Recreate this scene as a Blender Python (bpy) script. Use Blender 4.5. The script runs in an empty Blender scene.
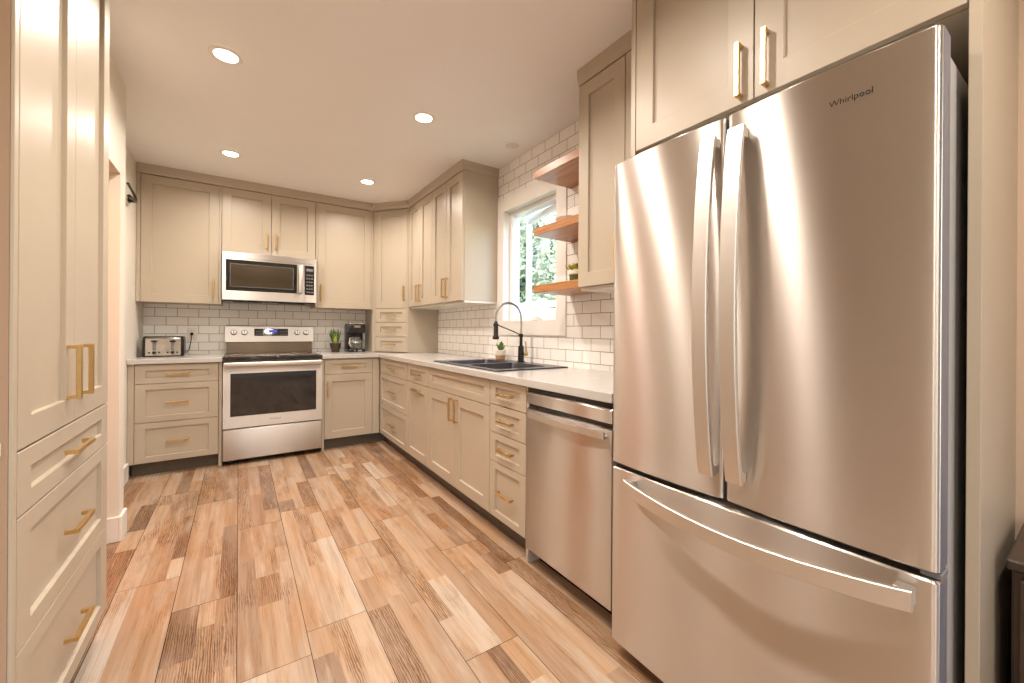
import bpy, bmesh, math, random
from mathutils import Vector, Matrix
import numpy as np

SC = bpy.context.scene
COL = SC.collection
R = math.radians
random.seed(7)

# ------------------------------------------------------------------ camera
cam_d = bpy.data.cameras.new('camera')
cam = bpy.data.objects.new('camera', cam_d)
COL.objects.link(cam)
cam_d.sensor_width = 36.0
cam_d.lens = 405.1 / 1024 * 36
cam_d.shift_y = -10.18 / 1024
cam_d.clip_start = 0.02
yaw, roll = R(33.99), R(0.36)
fwd = Vector((math.sin(yaw), math.cos(yaw), 0))
rgt = Vector((math.cos(yaw), -math.sin(yaw), 0))
up = Vector((0, 0, 1))
rm = Matrix((rgt, up, -fwd)).transposed() @ Matrix.Rotation(roll, 3, 'Z')
cam.matrix_world = Matrix.Translation((0, 0, 1.146)) @ rm.to_4x4()
SC.camera = cam

# ------------------------------------------------------------------ world, sun, exposure
SC.view_settings.view_transform = 'Standard'
SC.view_settings.look = 'None'
SC.view_settings.gamma = 1.0
SC.view_settings.use_curve_mapping = False
SC.view_settings.exposure = 0.6
LAMP_W = 9.0
LAMP_COL = (1.0, 0.89, 0.79)
SKY = 0.6
SUN = 4.0
world = bpy.data.worlds.new('sky')
SC.world = world
world.use_nodes = True
wn = world.node_tree
wn.nodes.clear()
wo = wn.nodes.new('ShaderNodeOutputWorld')
bg = wn.nodes.new('ShaderNodeBackground')
sky = wn.nodes.new('ShaderNodeTexSky')
sky.sky_type = 'NISHITA'
sky.sun_disc = False
sky.sun_elevation = R(48)
sky.sun_rotation = R(120)
bg.inputs['Strength'].default_value = SKY
wn.links.new(sky.outputs[0], bg.inputs['Color'])
wn.links.new(bg.outputs[0], wo.inputs['Surface'])
sun_d = bpy.data.lights.new('sun', 'SUN')
sun_d.energy = SUN
sun_d.angle = R(2)
sun_d.color = (1, .96, .9)
sun = bpy.data.objects.new('sun', sun_d)
COL.objects.link(sun)
sun.rotation_euler = (R(42), 0, R(-70))

# ------------------------------------------------------------------ materials
def new_mat(name):
    m = bpy.data.materials.new(name)
    m.use_nodes = True
    b = m.node_tree.nodes['Principled BSDF']
    return m, m.node_tree, b

def node(nt, kind, **kw):
    n = nt.nodes.new(kind)
    for k, v in kw.items():
        setattr(n, k, v)
    return n

def ramp(nt, src, stops):
    r = nt.nodes.new('ShaderNodeValToRGB')
    e = r.color_ramp.elements
    while len(e) < len(stops):
        e.new(0.5)
    for i, (p, c) in enumerate(stops):
        e[i].position = p
        e[i].color = tuple(c) + (1,) if len(c) == 3 else c
    nt.links.new(src, r.inputs[0])
    return r.outputs[0]

def noise(nt, scale, detail=3, rough=.5, vec=None, mscale=None):
    n = nt.nodes.new('ShaderNodeTexNoise')
    n.inputs['Scale'].default_value = scale
    n.inputs['Detail'].default_value = detail
    n.inputs['Roughness'].default_value = rough
    if vec is None:
        vec = nt.nodes.new('ShaderNodeNewGeometry').outputs['Position']
    if mscale:
        mp = nt.nodes.new('ShaderNodeMapping')
        mp.inputs['Scale'].default_value = mscale
        nt.links.new(vec, mp.inputs['Vector'])
        vec = mp.outputs[0]
    nt.links.new(vec, n.inputs['Vector'])
    return n.outputs[0]

def bump(nt, b, src, strength=.1, dist=.001):
    n = nt.nodes.new('ShaderNodeBump')
    n.inputs['Strength'].default_value = strength
    n.inputs['Distance'].default_value = dist
    nt.links.new(src, n.inputs['Height'])
    nt.links.new(n.outputs[0], b.inputs['Normal'])

def simple(name, col, rough=.5, metal=0.0, var=.06, nscale=6, spec=.5, coat=0, bmp=0, bscale=200):
    m, nt, b = new_mat(name)
    c0 = [max(0, c * (1 - var)) for c in col]
    c1 = [min(1, c * (1 + var)) for c in col]
    src = noise(nt, nscale, 4)
    out = ramp(nt, src, [(.3, c0), (.7, c1)])
    nt.links.new(out, b.inputs['Base Color'])
    b.inputs['Roughness'].default_value = rough
    b.inputs['Metallic'].default_value = metal
    b.inputs['Specular IOR Level'].default_value = spec
    b.inputs['Coat Weight'].default_value = coat
    if bmp:
        bump(nt, b, noise(nt, bscale, 3), bmp, .001)
    return m

def steel(name, col=(.66, .615, .57), rough=.33, aniso=1.0, grain=(3, 3, 500), tang='Z', rot=0.25):
    m, nt, b = new_mat(name)
    g = noise(nt, 1.0, 3, .6, mscale=grain)
    out = ramp(nt, g, [(.25, [c * .99 for c in col]), (.75, [min(1, c * 1.01) for c in col])])
    nt.links.new(out, b.inputs['Base Color'])
    b.inputs['Metallic'].default_value = 1
    rr = node(nt, 'ShaderNodeMapRange')
    rr.inputs['To Min'].default_value = rough - .003
    rr.inputs['To Max'].default_value = rough + .003
    nt.links.new(g, rr.inputs['Value'])
    nt.links.new(rr.outputs[0], b.inputs['Roughness'])
    b.inputs['Anisotropic'].default_value = aniso
    b.inputs['Anisotropic Rotation'].default_value = rot
    t = node(nt, 'ShaderNodeTangent', direction_type='RADIAL', axis=tang)
    nt.links.new(t.outputs[0], b.inputs['Tangent'])
    return m

M = {}
M['paint'] = simple('greige_cabinet_paint', (.472, .402, .312), .38, var=.02, nscale=3, bmp=.03, bscale=400)
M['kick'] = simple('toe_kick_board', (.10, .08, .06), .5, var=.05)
M['wall'] = simple('cream_wall_paint', (.74, .69, .60), .6, var=.015, nscale=2, bmp=.05, bscale=300)
M['tanwall'] = simple('tan_wall_paint', (.60, .45, .33), .55, var=.02, nscale=2)
M['brownwall'] = simple('warm_brown_wall_paint', (.40, .27, .18), .55, var=.02, nscale=2)
M['ceil'] = simple('ceiling_paint', (.88, .865, .85), .7, var=.01, nscale=2)
M['white'] = simple('white_trim_paint', (.82, .79, .74), .35, var=.015)
M['vinyl'] = simple('white_window_vinyl', (.84, .85, .87), .3, var=.01)
M['steel'] = steel('brushed_stainless_steel')
M['steel_back'] = steel('satin_stainless_steel', (.62, .585, .55), .42, .8)
M['steelv'] = steel('satin_stainless_trim', (.66, .63, .59), .24, .3)
M['handle_steel'] = steel('pale_handle_steel', (.74, .71, .67), .42, .3)
M['chrome'] = simple('polished_metal', (.75, .73, .70), .12, 1.0, var=.03)
M['brass'] = simple('brushed_brass', (.66, .46, .21), .36, 1.0, var=.06, nscale=40)
M['black'] = simple('black_plastic', (.012, .011, .010), .22, var=.2)
M['glassblack'] = simple('black_glass', (.012, .011, .011), .05, var=.1, spec=.7, coat=.4)
M['cooktop'] = simple('black_ceramic_cooktop', (.02, .017, .015), .09, var=.2, spec=.6)
M['greyplast'] = simple('grey_plastic', (.18, .18, .19), .45, var=.05)
M['fridgeside'] = simple('light_grey_painted_steel', (.46, .45, .44), .4, var=.02)
M['doorside'] = simple('slate_grey_door_edge', (.16, .16, .20), .35, var=.03)
M['counter'] = simple('white_quartz', (.53, .51, .485), .16, var=.03, nscale=14, spec=.5)
M['sink'] = simple('black_granite_sink', (.03, .032, .042), .28, var=.3, nscale=300)
M['pot_dark'] = simple('dark_brown_glaze', (.055, .032, .022), .3, var=.2, nscale=30)
M['soil'] = simple('potting_soil', (.03, .02, .013), .9, var=.4, nscale=120)
M['terracotta'] = simple('unglazed_clay', (.62, .36, .2), .6, var=.1, nscale=30)
M['cream'] = simple('cream_glaze', (.78, .72, .62), .3, var=.03)
M['leaf'] = simple('green_succulent_leaf', (.13, .22, .06), .45, var=.45, nscale=30)
M['leaf_bright'] = simple('yellow_green_leaf', (.35, .42, .08), .45, var=.3, nscale=30)
M['olive'] = simple('olive_moss', (.33, .31, .04), .8, var=.4, nscale=60)
M['greenglaze'] = simple('dark_green_glaze', (.07, .10, .02), .25, var=.2, nscale=30)
M['foliage'] = simple('tree_foliage', (.50, .56, .36), .6, var=.5, nscale=3)
M['bark'] = simple('tree_bark', (.16, .12, .08), .9, var=.3, nscale=20)
M['fence'] = simple('white_fence_paint', (.80, .78, .76), .6, var=.03)
M['grass'] = simple('lawn_grass', (.17, .25, .07), .9, var=.3, nscale=8)
M['stone'] = simple('plank_joint_black', (.006, .006, .006), .8, var=.1)
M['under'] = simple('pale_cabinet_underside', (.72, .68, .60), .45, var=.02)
M['dark_metal'] = simple('dark_bronze_metal', (.05, .042, .035), .35, .8, var=.1)
M['smoked'] = simple('smoked_mirror_glass', (.24, .20, .165), .12, 1.0, var=.03)
M['bronze'] = simple('dark_reflective_steel', (.30, .24, .19), .16, 1.0, var=.05)
M['darkwood'] = simple('dark_stained_wood', (.05, .032, .022), .35, var=.3, nscale=12)
M['spring'] = simple('gunmetal_spring', (.50, .47, .44), .28, 1.0, var=.1)

def emission(name, col, s):
    m, nt, b = new_mat(name)
    b.inputs['Base Color'].default_value = (*col, 1)
    b.inputs['Emission Color'].default_value = (*col, 1)
    b.inputs['Emission Strength'].default_value = s
    return m
M['lamp'] = emission('lit_lamp_lens', (1, .86, .66), 14)
M['display'] = emission('blue_lit_display', (.05, .08, .55), .45)
M['lamp_off'] = simple('unlit_lamp_lens', (.72, .69, .66), .4, var=.01)

def glass_mat():
    m, nt, b = new_mat('clear_window_glass')
    out = nt.nodes['Material Output']
    tr = node(nt, 'ShaderNodeBsdfTransparent')
    gl = node(nt, 'ShaderNodeBsdfGlossy')
    gl.inputs['Roughness'].default_value = .01
    mx = node(nt, 'ShaderNodeMixShader')
    mx.inputs[0].default_value = .05
    nt.links.new(tr.outputs[0], mx.inputs[1])
    nt.links.new(gl.outputs[0], mx.inputs[2])
    nt.links.new(mx.outputs[0], out.inputs['Surface'])
    return m
M['glass'] = glass_mat()

def clear_glass():
    m, nt, b = new_mat('coffee_pot_glass')
    b.inputs['Base Color'].default_value = (.9, .88, .85, 1)
    b.inputs['Roughness'].default_value = .03
    b.inputs['Transmission Weight'].default_value = .9
    b.inputs['IOR'].default_value = 1.3
    return m
M['carafe'] = clear_glass()

def wood_mat():
    m, nt, b = new_mat('oiled_shelf_wood')
    n1 = noise(nt, 3, 6, .6, mscale=(14, 2.0, 30))
    out = ramp(nt, n1, [(.25, (.26, .10, .03)), (.5, (.42, .185, .066)), (.75, (.53, .255, .10))])
    nt.links.new(out, b.inputs['Base Color'])
    b.inputs['Roughness'].default_value = .35
    bump(nt, b, n1, .1, .001)
    return m
M['wood'] = wood_mat()

def tile_mat(axis):
    m, nt, b = new_mat('white_subway_tile_' + axis)
    g = node(nt, 'ShaderNodeNewGeometry')
    sp = node(nt, 'ShaderNodeSeparateXYZ')
    nt.links.new(g.outputs['Position'], sp.inputs[0])
    cb = node(nt, 'ShaderNodeCombineXYZ')
    ad = node(nt, 'ShaderNodeMath', operation='ADD')
    nt.links.new(sp.outputs['Z'], ad.inputs[0])
    ad.inputs[1].default_value = -.949 + .0778 * 20
    au = node(nt, 'ShaderNodeMath', operation='ADD')
    nt.links.new(sp.outputs['Y' if axis == 'right' else 'X'], au.inputs[0])
    au.inputs[1].default_value = (.1555 * 10 - 1.642) if axis == 'right' else .1555 * 10 + .70
    nt.links.new(au.outputs[0], cb.inputs['X'])
    nt.links.new(ad.outputs[0], cb.inputs['Y'])
    br = node(nt, 'ShaderNodeTexBrick')
    nt.links.new(cb.outputs[0], br.inputs['Vector'])
    br.offset = .5
    br.inputs['Color1'].default_value = (.93, .91, .88, 1)
    br.inputs['Color2'].default_value = (.91, .89, .85, 1)
    br.inputs['Mortar'].default_value = (.22, .185, .155, 1)
    br.inputs['Scale'].default_value = 1
    br.inputs['Mortar Size'].default_value = .0021
    br.inputs['Mortar Smooth'].default_value = .25
    br.inputs['Brick Width'].default_value = .1555
    br.inputs['Row Height'].default_value = .0778
    nt.links.new(br.outputs['Color'], b.inputs['Base Color'])
    inv = node(nt, 'ShaderNodeMath', operation='SUBTRACT')
    inv.inputs[0].default_value = 1
    nt.links.new(br.outputs['Fac'], inv.inputs[1])
    rr = node(nt, 'ShaderNodeMapRange')
    rr.inputs['To Min'].default_value = .13
    rr.inputs['To Max'].default_value = .8
    nt.links.new(br.outputs['Fac'], rr.inputs['Value'])
    nt.links.new(rr.outputs[0], b.inputs['Roughness'])
    bump(nt, b, inv.outputs[0], .5, .002)
    return m
M['tile_right'] = tile_mat('right')
M['tile_back'] = tile_mat('back')

def floor_mat():
    m, nt, b = new_mat('wood_look_plank')
    at = node(nt, 'ShaderNodeAttribute', attribute_name='tone')
    at2 = node(nt, 'ShaderNodeAttribute', attribute_name='shift')
    at3 = node(nt, 'ShaderNodeAttribute', attribute_name='knots')
    g = node(nt, 'ShaderNodeNewGeometry')
    vm = node(nt, 'ShaderNodeVectorMath', operation='ADD')
    nt.links.new(g.outputs['Position'], vm.inputs[0])
    cb = node(nt, 'ShaderNodeCombineXYZ')
    for q in 'XYZ':
        nt.links.new(at2.outputs['Fac'], cb.inputs[q])
    nt.links.new(cb.outputs[0], vm.inputs[1])
    pos = vm.outputs[0]
    base = ramp(nt, at.outputs['Fac'], [(0, (.205, .13, .085)), (.3, (.305, .205, .135)), (.6, (.38, .265, .178)),
                                         (.85, (.43, .325, .235)), (1, (.475, .40, .325))])
    def mul(a, c, f):
        mx = node(nt, 'ShaderNodeMix', data_type='RGBA', blend_type='MULTIPLY')
        if isinstance(f, float): mx.inputs[0].default_value = f
        else: nt.links.new(f, mx.inputs[0])
        nt.links.new(a, mx.inputs[6])
        nt.links.new(c, mx.inputs[7])
        return mx.outputs[2]
    fine = noise(nt, 1, 7, .72, pos, (150, 5, 1))
    streak = noise(nt, 1, 3, .6, pos, (34, 1.3, 1))
    blot = noise(nt, 1, 5, .62, pos, (13, 3.0, 1))
    tint = noise(nt, 1, 2, .5, pos, (8, 2.0, 1))
    # growth rings, bent by noise
    mp = node(nt, 'ShaderNodeMapping')
    mp.inputs['Scale'].default_value = (46, 5.0, 1)
    nt.links.new(pos, mp.inputs['Vector'])
    wv = node(nt, 'ShaderNodeTexWave', wave_type='RINGS', rings_direction='Z')
    nt.links.new(mp.outputs[0], wv.inputs['Vector'])
    wv.inputs['Scale'].default_value = .9
    wv.inputs['Distortion'].default_value = 10
    wv.inputs['Detail'].default_value = 4
    wv.inputs['Detail Scale'].default_value = 1.1
    wv.inputs['Detail Roughness'].default_value = .65
    ad = node(nt, 'ShaderNodeMath', operation='MULTIPLY_ADD')
    nt.links.new(at3.outputs['Fac'], ad.inputs[0])
    ad.inputs[1].default_value = .27
    nt.links.new(blot, ad.inputs[2])
    mr = node(nt, 'ShaderNodeMapRange', interpolation_type='SMOOTHSTEP')
    mr.inputs['From Min'].default_value = .55
    mr.inputs['From Max'].default_value = .82
    nt.links.new(ad.outputs[0], mr.inputs['Value'])
    f1 = ramp(nt, fine, [(.34, (.70, .62, .54)), (.50, (1, 1, 1)), (.7, (1.05, 1.05, 1.05))])
    f2 = ramp(nt, streak, [(.30, (.80, .70, .60)), (.52, (1, 1, 1)), (.75, (1.06, 1.07, 1.09))])
    f4 = ramp(nt, tint, [(.36, (1.0, .84, .68)), (.6, (1, 1, 1.02))])
    rg = ramp(nt, wv.outputs['Color'], [(.15, (.40, .29, .20)), (.5, (.70, .58, .46)), (.85, (1, .95, .88))])
    wash = noise(nt, 1, 5, .65, pos, (17, 2.4, 1))
    wr = node(nt, 'ShaderNodeMapRange', interpolation_type='SMOOTHSTEP')
    wr.inputs['From Min'].default_value = .50
    wr.inputs['From Max'].default_value = .72
    wr.inputs['To Max'].default_value = .6
    nt.links.new(wash, wr.inputs['Value'])
    wx = node(nt, 'ShaderNodeMix', data_type='RGBA')
    nt.links.new(wr.outputs[0], wx.inputs[0])
    nt.links.new(base, wx.inputs[6])
    wx.inputs[7].default_value = (.47, .39, .31, 1)
    c = mul(mul(mul(wx.outputs[2], f1, .6), f2, .9), f4, .9)
    c = mul(c, rg, mr.outputs[0])
    nt.links.new(c, b.inputs['Base Color'])
    b.inputs['Roughness'].default_value = .36
    b.inputs['Specular IOR Level'].default_value = .4
    bump(nt, b, fine, .12, .001)
    return m
M['floor'] = floor_mat()

# ------------------------------------------------------------------ mesh building
class Fr:
    """local frame: u along the front, v up, w out of the front"""
    def __init__(s, o, U, W):
        s.o = Vector(o); s.U = Vector(U).normalized(); s.W = Vector(W).normalized(); s.V = Vector((0, 0, 1))
    def __call__(s, p):
        return s.o + s.U * p[0] + s.V * p[1] + s.W * p[2]

class MB:
    def __init__(s, fr=None):
        s.bm = bmesh.new(); s.fr = fr; s.mi = 0
    def P(s, p):
        return s.fr(p) if s.fr else Vector(p)
    def face(s, vs):
        try:
            f = s.bm.faces.new(vs)
            f.material_index = s.mi
            return f
        except ValueError:
            return None
    def merge(s, b2):
        mp = {}
        for v in b2.verts:
            mp[v] = s.bm.verts.new(s.P(v.co))
        for f in b2.faces:
            s.face([mp[v] for v in f.verts])
        b2.free()
    def box(s, a0, a1, b0, b1, c0, c1, bev=0.0, seg=1):
        b2 = bmesh.new()
        bmesh.ops.create_cube(b2, size=1)
        for v in b2.verts:
            v.co = Vector((a0 + (v.co.x + .5) * (a1 - a0), b0 + (v.co.y + .5) * (b1 - b0), c0 + (v.co.z + .5) * (c1 - c0)))
        if bev:
            bmesh.ops.bevel(b2, geom=list(b2.edges), offset=bev, segments=seg, profile=.5, affect='EDGES')
        s.merge(b2)
        return s
    def rings(s, rings, closed=True, cap0=True, cap1=True):
        vr = [[s.bm.verts.new(s.P(p)) for p in r] for r in rings]
        n = len(vr[0])
        for i in range(len(vr) - 1):
            for j in range(n if closed else n - 1):
                k = (j + 1) % n
                s.face([vr[i][j], vr[i][k], vr[i + 1][k], vr[i + 1][j]])
        if cap0: s.face(list(reversed(vr[0])))
        if cap1: s.face(vr[-1])
        return s
    def tube(s, pts, rad, seg=12, cap=True):
        pts = [Vector(p) for p in pts]
        n = len(pts)
        rads = rad if isinstance(rad, (list, tuple)) else [rad] * n
        rr = []
        prev = None
        for i in range(n):
            t = (pts[min(i + 1, n - 1)] - pts[max(i - 1, 0)]).normalized()
            if prev is None:
                a = Vector((0, 0, 1)) if abs(t.z) < .9 else Vector((1, 0, 0))
                x = t.cross(a).normalized()
            else:
                x = (prev - t * prev.dot(t)).normalized()
            prev = x
            y = t.cross(x)
            rr.append([pts[i] + (x * math.cos(2 * math.pi * k / seg) + y * math.sin(2 * math.pi * k / seg)) * rads[i] for k in range(seg)])
        return s.rings(rr, True, cap, cap)
    def lathe(s, c, prof, seg=24, axis='Z', cap=True):
        rr = []
        for r, h in prof:
            ring = []
            for k in range(seg):
                a = 2 * math.pi * k / seg
                x, y = r * math.cos(a), r * math.sin(a)
                if axis == 'Z': p = (c[0] + x, c[1] + y, c[2] + h)
                elif axis == 'Y': p = (c[0] + x, c[1] + h, c[2] + y)
                else: p = (c[0] + h, c[1] + x, c[2] + y)
                ring.append(p)
            rr.append(ring)
        return s.rings(rr, True, cap, cap)
    def prism(s, poly, z0, z1):
        return s.rings([[(x, y, z0) for x, y in poly], [(x, y, z1) for x, y in poly]])
    def shaker(s, u0, u1, v0, v1, rail=.07, railv=None, t=.02, rec=.0115):
        railv = railv or rail
        def ring(du, dv, w):
            return [(u0 + du, v0 + dv, w), (u1 - du, v0 + dv, w), (u1 - du, v1 - dv, w), (u0 + du, v1 - dv, w)]
        return s.rings([ring(0, 0, -t), ring(0, 0, -.0012), ring(.0012, .0012, 0), ring(rail, railv, 0),
                        ring(rail + .0012, railv + .0012, -.001), ring(rail + .0022, railv + .0022, -rec)])
    def pull(s, u, v, L, vert, so=.030, th=.014):
        """flat bar pull centred at u,v standing off the front"""
        h = L / 2
        if vert:
            s.box(u - th / 2, u + th / 2, v - h, v + h, so - .011, so, .0012)
            for q in (v - h + .001, v + h - .011):
                s.box(u - th / 2 + .0008, u + th / 2 - .0008, q, q + .010, .0004, so - .0105, .0005)
        else:
            s.box(u - h, u + h, v - th / 2, v + th / 2, so - .011, so, .0012)
            for q in (u - h + .001, u + h - .011):
                s.box(q, q + .010, v - th / 2 + .0008, v + th / 2 - .0008, .0004, so - .0105, .0005)
        return s
    def build(s, name, mats, parent=None, smooth=30):
        bmesh.ops.remove_doubles(s.bm, verts=list(s.bm.verts), dist=1e-6)
        bmesh.ops.recalc_face_normals(s.bm, faces=list(s.bm.faces))
        off = Vector((0, 0, 0))
        p = parent
        while p is not None:
            off += p.location
            p = p.parent
        for v in s.bm.verts:
            v.co -= off
        me = bpy.data.meshes.new(name)
        s.bm.to_mesh(me)
        s.bm.free()
        for m in (mats if isinstance(mats, (list, tuple)) else [mats]):
            me.materials.append(m)
        if smooth:
            for pl in me.polygons: pl.use_smooth = True
            me.set_sharp_from_angle(angle=R(smooth))
        o = bpy.data.objects.new(name, me)
        COL.objects.link(o)
        if parent is not None: o.parent = parent
        return o

def tag(o, label, cat, group=None):
    o['label'] = label; o['category'] = cat
    if group: o['group'] = group
    return o
def thing(name, loc, label, cat, group=None):
    o = bpy.data.objects.new(name, None)
    o.empty_display_size = .1
    o.location = loc
    COL.objects.link(o)
    return tag(o, label, cat, group)
def struct(o, label=None):
    o['kind'] = 'structure'
    if label: o['label'] = label
    return o
def copy_thing(o, loc):
    r = o.copy(); COL.objects.link(r); r.location = loc
    for ch in list(o.children):
        c = ch.copy(); COL.objects.link(c); c.parent = r
        for g in list(ch.children):
            d = g.copy(); COL.objects.link(d); d.parent = c
    return r

# ------------------------------------------------------------------ room dimensions
XR, YB = 1.19, 4.169          # fronts of the right and back base runs
XW, YW = 1.80, 4.779          # right and back walls
XU, YU = 1.465, 4.447         # fronts of the upper cabinets
CZ = 2.504                    # ceiling
XL = -.70                     # left wall beside the back run
XP = -.404                    # pantry front
BACK = Fr((0, YB, 0), (1, 0, 0), (0, -1, 0))
RIGHT = Fr((XR, 0, 0), (0, 1, 0), (-1, 0, 0))
UBACK = Fr((0, YU, 0), (1, 0, 0), (0, -1, 0))
URIGHT = Fr((XU, 0, 0), (0, 1, 0), (-1, 0, 0))
PANT = Fr((XP, 0, 0), (0, 1, 0), (1, 0, 0))

# ------------------------------------------------------------------ structure
# floor: planks 0.219 x 1.22 running away from the camera, each printed with three narrow strips
def build_floor():
    bm = bmesh.new()
    tone = bm.faces.layers.float.new('tone')
    shf = bm.faces.layers.float.new('shift')
    kn = bm.faces.layers.float.new('knots')
    rnd = random.Random(11)
    PW, PL = .2195, 1.215
    known = {0: 1.578, 1: 1.703, 2: 2.25, 3: 1.25, -1: 2.12, 4: 1.95, -2: 1.2}
    def quad(x0, x1, y0, y1, z, mi, t=0, s=0, k=0):
        vs = [bm.verts.new((x, y, z)) for x, y in ((x0, y0), (x1, y0), (x1, y1), (x0, y1))]
        f = bm.faces.new(vs); f.material_index = mi
        f[tone] = t; f[shf] = s; f[kn] = k
    g = .0011
    X0, X1, Y0, Y1 = -3.4, 1.80, -3.2, YW
    quad(X0, X1, Y0, Y1, -.0015, 1)  # dark sheet below the planks, showing as their joints
    for i in range(-16, 9):
        xa, xb = i * PW, (i + 1) * PW
        xa, xb = max(xa, X0), min(xb, X1)
        if xb - xa < .01: continue
        j0 = known.get(i, rnd.uniform(0, PL))
        ys = []
        y = j0 - PL * 6
        while y < Y1 + PL:
            ys.append(y); y += PL
        cols = [0, .36 + rnd.uniform(-.06, .06), .68 + rnd.uniform(-.06, .06), 1]
        for a, bnd in zip(ys[:-1], ys[1:]):
            a2, b2 = max(a, Y0), min(bnd, Y1)
            if b2 - a2 < .02: continue
            cols = [0, .36 + rnd.uniform(-.08, .06), .68 + rnd.uniform(-.06, .08), 1]
            for c in range(3):
                u0 = xa + g + (xb - xa - 2 * g) * cols[c]; u1 = xa + g + (xb - xa - 2 * g) * cols[c + 1]
                y = a2 + g
                first = True
                while y < b2 - g - .001:
                    L = rnd.choice([.2, .45, .6, .8, 1.2]) * rnd.uniform(.8, 1.2)
                    y2 = min(b2 - g, y + L)
                    if b2 - g - y2 < .12: y2 = b2 - g
                    t = rnd.choice([.15, .35, .45, .5, .55, .6, .62, .66, .7, .72, .75, .78, .8, .85, .9, 1.0]) + rnd.uniform(-.05, .05)
                    quad(u0, u1, y, y2, 0, 0, min(1, max(0, t)), rnd.uniform(0, 50), rnd.choice([0, 0, 0, .2, .35, .6, 1.0]) + (.3 if t < .35 else 0))
                    y = y2
    me = bpy.data.meshes.new('floor')
    bm.to_mesh(me); bm.free()
    me.materials.append(M['floor']); me.materials.append(M['stone'])
    o = bpy.data.objects.new('floor', me)
    COL.objects.link(o)
    struct(o)
build_floor()

b = MB(); b.box(-3.5, 1.94, -3.3, YW + .12, CZ, CZ + .1); struct(b.build('ceiling', M['ceil'], smooth=0))

# back wall with tile
b = MB()
b.mi = 1; b.box(XL + .001, XW - .001, YW - .005, YW, .90, 1.45)
b.mi = 0; b.box(XL - .12, XW + .14, YW, YW + .12, 0, CZ)
struct(b.build('wall_back', [M['wall'], M['tile_back']], smooth=0))

# right wall with window opening
WY0, WY1, WZ0, WZ1 = 2.115, 2.80, 1.215, 2.135
b = MB()
for mi, (y0, y1, z0, z1) in ((2, (-.95, .15, 0, CZ)), (2, (-3.2, -2.75, 0, CZ)), (2, (-2.75, -.95, 0, .06)), (2, (-2.75, -.95, 2.12, CZ)), (1, (1.04, WY0, 0, CZ)), (1, (WY1, YW, 0, CZ)), (1, (WY0, WY1, 0, WZ0)), (1, (WY0, WY1, WZ1, CZ)), (0, (.15, 1.04, 0, CZ))):
    b.mi = mi
    b.box(XW, XW + .14, y0, y1, z0, z1)
struct(b.build('wall_right', [M['wall'], M['tile_right'], M['tanwall']], smooth=0))

# left: wall beside the back run, post with doorway beyond the pantry, hall behind
PX, PY0, PY1 = -.535, 3.0, 3.12
b = MB()
b.box(XL - .12, XL, PY1, YW, 0, CZ)                       # beside the back run
b.box(XL - .12, PX, PY0, PY1, 0, CZ)                      # post
b.box(XL - .12, PX, 2.12, PY0, 1.985, CZ)                 # above the doorway
b.box(XL - .42, PX - .01, 2.105, 2.12, 0, CZ)             # behind pantry end
struct(b.build('wall_left', M['wall'], smooth=0))
b = MB()
b.box(-1.95, -1.85, 1.48, PY0 + .6, 0, CZ)
b.box(-1.85, XL - .12, PY0 + .5, PY0 + .6, 0, CZ)
b.box(-1.85, XL - .42, 1.48, 1.58, 0, CZ)
struct(b.build('wall_hall', M['tanwall'], smooth=0))
b = MB()
b.box(-3.5, -.4115, 1.331, 1.3495, 0, CZ)                   # wall the pantry is set into
struct(b.build('wall_front', M['brownwall'], smooth=0))
b = MB()
b.box(-3.5, -3.4, -3.2, 1.365, 0, CZ)
struct(b.build('wall_far_left', M['wall'], smooth=0))
b = MB()
b.box(-3.5, XW + .14, -3.3, -3.2, 0, .1); b.box(-3.5, XW + .14, -3.3, -3.2, 2.2, CZ)
b.box(-3.5, -2.3, -3.3, -3.2, .1, 2.2); b.box(-.5, XW + .14, -3.3, -3.2, .1, 2.2)
struct(b.build('wall_behind', M['wall'], smooth=0))

def baseboard(name, segs):
    b = MB()
    for x0, x1, y0, y1 in segs:
        b.box(x0, x1, y0, y1, .0005, .135, .003)
    struct(b.build(name, M['white'], smooth=0))
baseboard('baseboard_left', [(PX + .0005, PX + .016, PY0 - .0155, PY1), (XL - .119, PX + .0005, PY0 - .0155, PY0 - .0005), (XL + .0005, XL + .016, PY1 + .001, YB - .022)])

# window: casing, jamb liner, vinyl frame, open casement sash with glass, crank
wroot = bpy.data.objects.new('window_1', None); COL.objects.link(wroot); wroot.location = (XW, 2.46, 1.215)
struct(wroot, 'white casement window swung slightly open above the sink')
b = MB()
oy0, oy1, oz0, oz1 = 2.025, 2.882, 1.118, 2.232
for y0, y1, z0, z1 in ((oy0, WY0, oz0, oz1), (WY1, oy1, oz0, oz1), (WY0, WY1, oz0, WZ0), (WY0, WY1, WZ1, oz1)):
    b.box(XW - .009, XW - .0005, y0, y1, z0, z1)
b.build('casing', M['white'], wroot, 0)
b = MB()
for y0, y1, z0, z1 in ((WY0 - .0, WY0 + .012, WZ0, WZ1), (WY1 - .012, WY1, WZ0, WZ1), (WY0 + .012, WY1 - .012, WZ0, WZ0 + .012), (WY0 + .012, WY1 - .012, WZ1 - .012, WZ1)):
    b.box(XW - .009, XW + .085, y0 + .0005, y1 - .0005, z0 + .0005, z1 - .0005)
b.build('jamb', M['white'], wroot, 0)
b = MB()
fy0, fy1, fz0, fz1 = WY0 + .012, WY1 - .012, WZ0 + .012, WZ1 - .012
for y0, y1, z0, z1 in ((fy0, fy0 + .045, fz0, fz1), (fy1 - .035, fy1, fz0, fz1), (fy0 + .045, fy1 - .035, fz0, fz0 + .04), (fy0 + .045, fy1 - .035, fz1 - .035, fz1)):
    b.box(XW + .055, XW + .13, y0, y1, z0, z1, .003)
b.build('frame', M['vinyl'], wroot, 0)
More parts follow.
